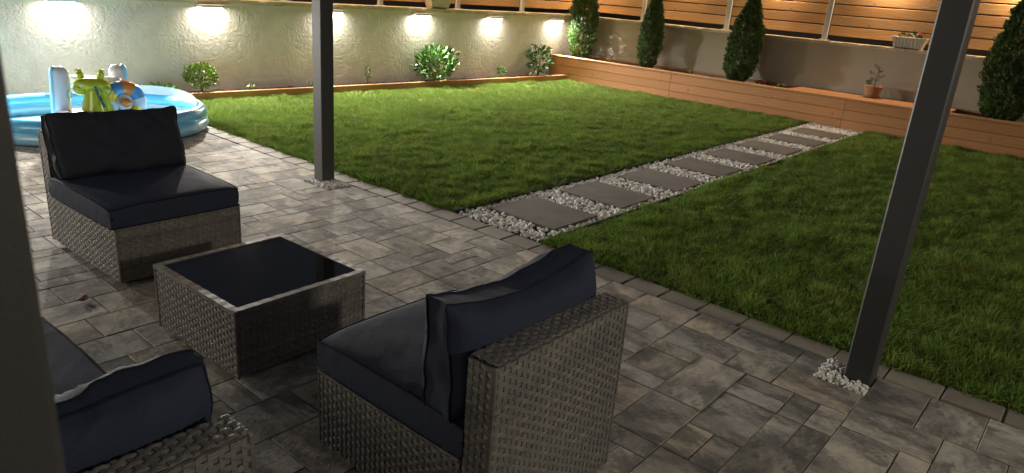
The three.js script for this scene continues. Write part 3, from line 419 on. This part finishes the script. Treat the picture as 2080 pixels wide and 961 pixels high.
  mesh('hub', new THREE.SphereGeometry(0.038, 20, 14), orange, wheel).position.z = 0.035; mesh('wheel_web', new THREE.CylinderGeometry(0.08, 0.08, 0.02, 24).rotateX(Math.PI / 2), white, wheel);
  const r = rngOf(12), mosaic = new THREE.CylinderGeometry(0.15, 0.16, 0.05, 40); mesh('pebble_print_seat', mosaic, vinyl(1, 1, 1, { map: texture(128, 128, (u, v) => { const q = sst(0.45, 0.55, fC(u, v)); return [0.75 * q + 0.05, 0.72 * q + 0.05, 0.74 * q + 0.06]; }, true), transmission: 0 }), p).position.copy(loc(2.04, 0.165, -6.08));
  mesh('valve', new THREE.CylinderGeometry(0.012, 0.014, 0.02, 12), white, p).position.set(0.5, 0.2, 0.46);
}

// ---------- plants ----------
function leafPts(L, W, fold = 0.25, curl = 0.2) { // a leaf along +y, 6 triangles
  const l = [[0, 0], [0.3, 0.42], [0.62, 0.5], [1, 0]], P = [], mid = l.map(([t]) => [0, t * L, -curl * L * t * t]);
  const side = (s) => l.map(([t, w]) => [s * w * W, t * L, -curl * L * t * t + fold * w * W]);
  for (const s of [-1, 1]) { const e = side(s); P.push(mid[0], mid[1], e[1], mid[1], mid[2], e[2], mid[1], e[2], e[1], mid[2], mid[3], e[2]); }
  return P;
}
class Leaves {
  constructor() { this.P = []; this.C = []; }
  add(pts, pos, dir, roll, col) { const q = new THREE.Quaternion().setFromUnitVectors(V3(0, 1, 0), dir.clone().normalize()).multiply(new THREE.Quaternion().setFromAxisAngle(V3(0, 1, 0), roll)), v = V3(); for (const a of pts) { v.set(...a).applyQuaternion(q).add(pos); this.P.push(v.x, v.y, v.z); this.C.push(...col); } }
  build(name, m, parent) { const g = new THREE.BufferGeometry(); g.setAttribute('position', new THREE.Float32BufferAttribute(this.P, 3)); g.setAttribute('color', new THREE.Float32BufferAttribute(this.C, 3)); g.computeVertexNormals(); return mesh(name, g, m, parent); }
}
const barkM = std({ color: lin(0.11, 0.075, 0.05), roughness: 0.9 }), tube = (a, b, c, r0) => new THREE.TubeGeometry(new THREE.QuadraticBezierCurve3(a, b, c), 6, r0, 6);
const dirOf = (r) => { const z = rrf(r, -1, 1), t = r() * 6.283, s = Math.sqrt(1 - z * z); return V3(s * Math.cos(t), z, s * Math.sin(t)); };
// columnar thuja: flat sprays on upswept branchlets
function thuja(label, x, z, rad, H, seed, leanX = 0, leanZ = 0) {
  const t = thing('thuja_tree', label, 'tree', [x, 0.31, z], 0, 'columnar evergreens in the wooden planter'), r = rngOf(seed), L = new Leaves();
  const prof = (h) => rad * Math.pow(Math.max(0, Math.sin(Math.PI * Math.min(1, (h * 0.86 + 0.14)))), 0.55) * (h > 0.55 ? 1 - 0.45 * (h - 0.55) / 0.45 : 1) * (h < 0.08 ? 0.7 + 3.7 * h : 1);
  const spray = []; { const f = rngOf(seed + 5); for (let k = 0; k < 7; k++) { const a = (k - 3) * 0.27, l = 0.023 * (1 - 0.08 * Math.abs(k - 3)) * rrf(f, 0.8, 1.2), b = 0.004 * k, s = Math.sin(a), c = Math.cos(a), w = 0.0026; spray.push([-w * c, b + w * s, 0.001 * k], [w * c, b - w * s, 0.001 * k], [s * l + w * 0.7, b + c * l, rrf(f, -0.004, 0.004)], [-w * c, b + w * s, 0.001 * k], [s * l + w * 0.7, b + c * l, 0], [s * l - w * 0.9, b + c * l * 0.94, 0.002]); } }
  const nB = Math.round(8600 * H * rad / 0.2);
  for (let k = 0; k < nB; k++) {
    const h = Math.pow(r(), 0.9), th = r() * 6.283, lump = 1 + 0.34 * pn.noise(Math.cos(th) * 2.2 + seed, h * 9 * H, Math.sin(th) * 2.2) + 0.16 * pn.noise(Math.cos(th) * 6, h * 24 * H, Math.sin(th) * 6 + seed), q = prof(h) * lump * (0.5 + 0.5 * Math.pow(r(), 0.45)), pos = V3(Math.cos(th) * q + leanX * h, 0.03 + h * H, Math.sin(th) * q + leanZ * h);
    const dir = V3(Math.cos(th) * rrf(r, 0.2, 1.1), rrf(r, 0.5, 1.3), Math.sin(th) * rrf(r, 0.2, 1.1)).add(dirOf(r).multiplyScalar(0.35)), b = rrf(r, 0.6, 1.25);
    L.add(spray, pos, dir, r() * 6.283, [0.068 * b, 0.128 * b, 0.026 * b]);
  }
  L.build('crown', leafMat({ roughness: 0.55, transmission: 0.1 }), t);
  mesh('trunk', tube(V3(0, -0.03, 0), V3(leanX * 0.3, H * 0.4, leanZ * 0.3), V3(leanX * 0.9, H * 0.88, leanZ * 0.9), 0.013), barkM, t); return t;
}
thuja('slim dark green thuja nearest the wall corner', 9.76, -6.86, 0.215, 1.3, 301);
thuja('smallest dark green thuja, second from the wall corner', 9.76, -5.62, 0.165, 1.1, 302, 0, 0.03);
thuja('full dark green thuja, third from the wall corner', 9.76, -4.17, 0.215, 1.16, 303, 0, 0.06);
thuja('broad dark thuja at the right edge of the view', 9.76, -1.02, 0.28, 1.6, 304, 0, 0.06);
// leafy shrubs of the bed
function shrub(name, label, x, z, o) {
  const { n, w, h, leaf, lw, col, vary, seed, stems = 5, y = 0.06, up = 0.6, low = 0.05, curl = 0.2, shell = 0.5, rough = 0.38 } = o, t = thing(name, label, 'shrub', [x, y, z], 0), r = rngOf(seed), L = new Leaves(), tips = [];
  for (let k = 0; k < stems; k++) { const a = r() * 6.283, e = V3(Math.cos(a) * w * rrf(r, 0.2, 0.75), h * rrf(r, 0.55, 0.92), Math.sin(a) * w * rrf(r, 0.2, 0.6)); tips.push(e); mesh('stem', tube(V3(0, -0.02, 0), V3(e.x * 0.25, e.y * 0.5, e.z * 0.25), e, 0.0035), barkM, t); }
  for (let k = 0; k < n; k++) { const d = dirOf(r); const lump = 1 + 0.3 * pn.noise(d.x * 2 + seed, d.y * 2, d.z * 2), q = (shell + (1 - shell) * Math.pow(r(), 0.5)) * lump, pos = V3(d.x * w * q, low + (h - low) * (0.5 + 0.5 * d.y * q), d.z * w * 0.72 * q); const dir = V3(d.x, d.y * 0.7 + up, d.z).add(dirOf(r).multiplyScalar(0.55)), b = rrf(r, 1 - vary, 1 + vary), s = rrf(r, 0.7, 1.2); L.add(leafPts(leaf * s, lw * s, 0.3, curl), pos, dir, r() * 6.283, [col[0] * b * rrf(r, 0.8, 1.25), col[1] * b, col[2] * b]); }
  L.build('leaves', leafMat({ roughness: rough }), t); return t;
}
shrub('round_shrub', 'small round clipped yellow green shrub beside the pool', 3.66, -7.33, { n: 1150, w: 0.165, h: 0.30, leaf: 0.03, lw: 0.017, col: [0.115, 0.185, 0.022], vary: 0.4, seed: 41, stems: 6, low: 0.06 });
shrub('laurel_shrub', 'large laurel shrub with long pointed leaves', 6.86, -7.17, { n: 620, w: 0.30, h: 0.44, leaf: 0.088, lw: 0.03, col: [0.072, 0.155, 0.035], vary: 0.35, seed: 42, stems: 9, up: 0.7, low: 0.02, shell: 0.35, rough: 0.3 });
shrub('leafy_shrub', 'loose broad leaved shrub beside the planter corner', 8.98, -7.08, { n: 190, w: 0.20, h: 0.46, leaf: 0.075, lw: 0.048, col: [0.075, 0.15, 0.05], vary: 0.3, seed: 43, stems: 7, up: 0.25, low: 0.05, rough: 0.25 });
shrub('green_tuft', 'smallest low green tuft in the bed', 8.14, -7.12, { n: 130, w: 0.075, h: 0.14, leaf: 0.045, lw: 0.015, col: [0.07, 0.16, 0.035], vary: 0.3, seed: 44, stems: 4, up: 0.8 });
shrub('upright_sprig', 'thin upright green sprig in the bed behind the middle post', 5.73, -7.2, { n: 46, w: 0.03, h: 0.21, leaf: 0.045, lw: 0.014, col: [0.09, 0.17, 0.03], vary: 0.3, seed: 45, stems: 3, up: 1.2 });
shrub('low_weed', 'low spreading weed with pale leaves just behind the pool', 3.23, -7.33, { n: 60, w: 0.15, h: 0.08, leaf: 0.06, lw: 0.045, col: [0.12, 0.22, 0.035], vary: 0.3, seed: 46, stems: 4, up: 0.4 });
shrub('low_weed', 'tiny pale weed right of the round shrub', 4.18, -7.26, { n: 16, w: 0.025, h: 0.06, leaf: 0.035, lw: 0.02, col: [0.30, 0.36, 0.15], vary: 0.2, seed: 47, stems: 2, up: 0.7 });
shrub('low_weed', 'tiny weed just left of the middle post', 4.95, -7.25, { n: 18, w: 0.03, h: 0.05, leaf: 0.035, lw: 0.016, col: [0.10, 0.2, 0.03], vary: 0.2, seed: 48, stems: 2, up: 0.7 });
// small flowers in the planter
function bloom(L, pos, s, col, r) { for (let k = 0; k < 14; k++) L.add(leafPts(s, s * 0.8, 0.2, 0.1), pos.clone().add(dirOf(r).multiplyScalar(s * 0.5)), dirOf(r).add(V3(0, 0.6, 0)), r() * 6.28, col.map((c) => c * rrf(r, 0.7, 1.2))); }
function flower(name, label, p, col, spread, seed) { const t = thing(name, label, 'flower', p), r = rngOf(seed), F = new Leaves(), G = new Leaves(); for (let k = 0; k < 26; k++) G.add(leafPts(0.04, 0.02), V3(rrf(r, -spread, spread), 0.01, rrf(r, -spread, spread)), V3(r() - 0.5, 0.9, r() - 0.5), r() * 6, [0.07, 0.13, 0.03]); for (let k = 0; k < 4; k++) bloom(F, V3(rrf(r, -spread, spread), rrf(r, 0.045, 0.065), rrf(r, -spread, spread)), 0.016, col, r); G.build('leaves', leafMat(), t); F.build('petals', leafMat(), t); return t; }
flower('planter_flower', 'small pink flowers in the planter right of the third thuja', [9.88, 0.33, -3.86], [0.5, 0.08, 0.16], 0.06, 61);
flower('planter_flower', 'small pale yellow flowers beside the bench lid', [9.86, 0.33, -3.56], [0.5, 0.42, 0.12], 0.05, 62);
{ const t = thing('seedling', 'small green seedling between the second and third thuja', 'plant', [9.9, 0.32, -4.95]), r = rngOf(63), G = new Leaves(); for (let k = 0; k < 16; k++) G.add(leafPts(0.05, 0.018), V3(rrf(r, -0.02, 0.02), rrf(r, 0, 0.05), rrf(r, -0.02, 0.02)), V3(r() - 0.5, 1, r() - 0.5), r() * 6, [0.1, 0.17, 0.03]); G.build('leaves', leafMat(), t); }
// flower boxes on the walls
function flowerBox(label, p, turn, col, box, seed, W = 0.38) {
  const t = thing('flower_box', label, 'flower box', p, turn), g = new THREE.BoxGeometry(W, 0.12, 0.15, 30, 4, 6), q = g.attributes.position;
  for (let i = 0; i < q.count; i++) { const k = 0.84 + 0.16 * (q.getY(i) / 0.12 + 0.5); q.setX(i, q.getX(i) * k + 0); q.setZ(i, q.getZ(i) * k + (Math.abs(q.getZ(i)) > 0.07 ? 0.0015 * Math.sin(q.getX(i) * 160) : 0)); }
  mesh('box_body', at(boxUV(g, 'x'), 0, 0.072, 0), box, t); for (const s of [-1, 1]) { mesh('rim', at(chamferBox(W + 0.02, 0.016, 0.014, 0.003), 0, 0.13, s * 0.077), box, t); mesh('rim', at(chamferBox(0.014, 0.016, 0.144, 0.003), s * (W / 2 + 0.003), 0.13, 0), box, t); mesh('foot', at(chamferBox(0.03, 0.014, 0.11, 0.002), s * W * 0.38, 0.006, 0), box, t); }
  const s = mesh('soil', at(chamferBox(W - 0.004, 0.004, 0.14, 0.001), 0, 0.1345, 0), soilM, t), r = rngOf(seed), G = new Leaves(), F = new Leaves();
  for (const [fx, n, h] of col.leaf) for (let k = 0; k < n; k++) { const b = V3(fx + rrf(r, -0.045, 0.045), 0.135 + rrf(r, 0, h), rrf(r, -0.04, 0.05)); G.add(leafPts(0.035, 0.026), b, dirOf(r).add(V3(0, 0.6, 0)), r() * 6, [0.065 * rrf(r, 0.7, 1.3), 0.12, 0.03]); }
  for (const [fx, fy, s2, c] of col.bloom) bloom(F, V3(fx, fy, 0.02), s2, c, r);
  for (const [fx, fy] of col.bloom) mesh('flower_stem', tube(V3(fx * 0.9, 0.13, 0.01), V3(fx, 0.15, 0.02), V3(fx, fy, 0.02), 0.002), barkM, t);
  G.build('leaves', leafMat(), t); F.build('petals', leafMat(), t); return t;
}
const boxWhite = std({ color: lin(0.72, 0.71, 0.68), map: scaled(stuccoC, 3, 3), roughness: 0.5 }), boxCream = std({ color: lin(0.85, 0.8, 0.7), map: scaled(stuccoC, 3, 3), roughness: 0.55 });
flowerBox('white flower box with bright pink geraniums on the planter wall', [10.14, 0.998, -2.21], -Math.PI / 2, { leaf: [[0.02, 26, 0.04], [-0.1, 12, 0.03], [0.1, 22, 0.03]], bloom: [[0.09, 0.19, 0.02, [0.75, 0.04, 0.16]], [0.12, 0.175, 0.018, [0.75, 0.05, 0.18]], [0.03, 0.215, 0.012, [0.5, 0.02, 0.05]], [0.135, 0.145, 0.014, [0.8, 0.16, 0.14]]] }, boxWhite, 71);
flowerBox('cream flower box on the coping of the lamp wall', [7.06, 1.003, WZ(7.06) - 0.05], TURN, { leaf: [[0, 40, 0.05], [0.1, 22, 0.04]], bloom: [[0.02, 0.2, 0.014, [0.7, 0.55, 0.08]]] }, boxCream, 72, 0.36);
{ // terracotta pot with a seedling tree on the bench lid
  const t = thing('flower_pot', 'round clay pot with a spindly seedling on the bench lid', 'plant pot', [9.88, 0.381, -2.43]), clay = std({ color: lin(0.46, 0.30, 0.19), map: scaled(stuccoC, 4, 4), roughness: 0.85 }), lathe = (l) => new THREE.LatheGeometry(l.map(([a, b]) => new THREE.Vector2(a, b)), 40), r = rngOf(81), G = new Leaves();
  mesh('pot_body', lathe([[0.001, 0.016], [0.078, 0.016], [0.084, 0.03], [0.104, 0.118], [0.112, 0.12], [0.115, 0.142], [0.106, 0.144], [0.1, 0.128], [0.001, 0.126]]), clay, t); mesh('saucer', lathe([[0.001, 0], [0.09, 0], [0.1, 0.022], [0.095, 0.024], [0.086, 0.012], [0.001, 0.012]]), clay, t); mesh('soil', at(new THREE.CylinderGeometry(0.1, 0.098, 0.006, 32), 0, 0.13, 0), soilM, t);
  mesh('stem', tube(V3(0, 0.12, 0), V3(0.01, 0.25, 0.01), V3(0, 0.38, 0.02), 0.005), barkM, t);
  for (const [h, l, a] of [[0.2, 0.1, 0.2], [0.22, 0.11, 3.3], [0.25, 0.09, 1.6], [0.28, 0.08, 4.6], [0.31, 0.06, 0.9], [0.34, 0.05, 2.6], [0.37, 0.05, 5.4]]) { const e = V3(Math.cos(a) * l, h + 0.025, Math.sin(a) * l); mesh('twig', tube(V3(0, h - 0.01, 0.01), V3(e.x * 0.5, h, e.z * 0.5), e, 0.0025), barkM, t); for (let k = 0; k < 16; k++) { const s = rrf(r, 0.25, 1.05); G.add(leafPts(0.03, 0.007), V3(e.x * s, h + 0.02 * s, e.z * s), V3(e.x, 0.05, e.z).add(dirOf(r).multiplyScalar(0.1)), r() * 6, [0.055, 0.1, 0.028]); } }
  for (let k = 0; k < 22; k++) G.add(leafPts(0.04, 0.022), V3(rrf(r, -0.02, 0.02), rrf(r, 0.15, 0.2), rrf(r, -0.1, -0.04)), dirOf(r).add(V3(0, 0.7, 0)), r() * 6, [0.06, 0.11, 0.025]);
  G.build('leaves', leafMat(), t);
}
{ // dry leaf on the paving
  const g = new THREE.PlaneGeometry(0.05, 0.035, 8, 6).rotateX(-Math.PI / 2), p = g.attributes.position; for (let i = 0; i < p.count; i++) { const x = p.getX(i) / 0.025, z = p.getZ(i) / 0.0175; p.setXYZ(i, x * 0.025, 0.005 + 0.010 * x * x + 0.006 * z * z + 0.004 * pn.noise(x * 2, z * 2, 3), z * 0.0175 * Math.sqrt(Math.max(0.03, 1 - x * x * 0.96))); } g.computeVertexNormals();
  const o = mesh('dry_leaf', g, std({ color: lin(0.21, 0.12, 0.055), roughness: 0.8, side: THREE.DoubleSide })); o.position.set(0.945, 0.001, -3.01); o.rotation.y = 0.6; tag(o, 'curled brown dry leaf on the paving left of the table', 'leaf');
}
renderer.render(scene, camera);
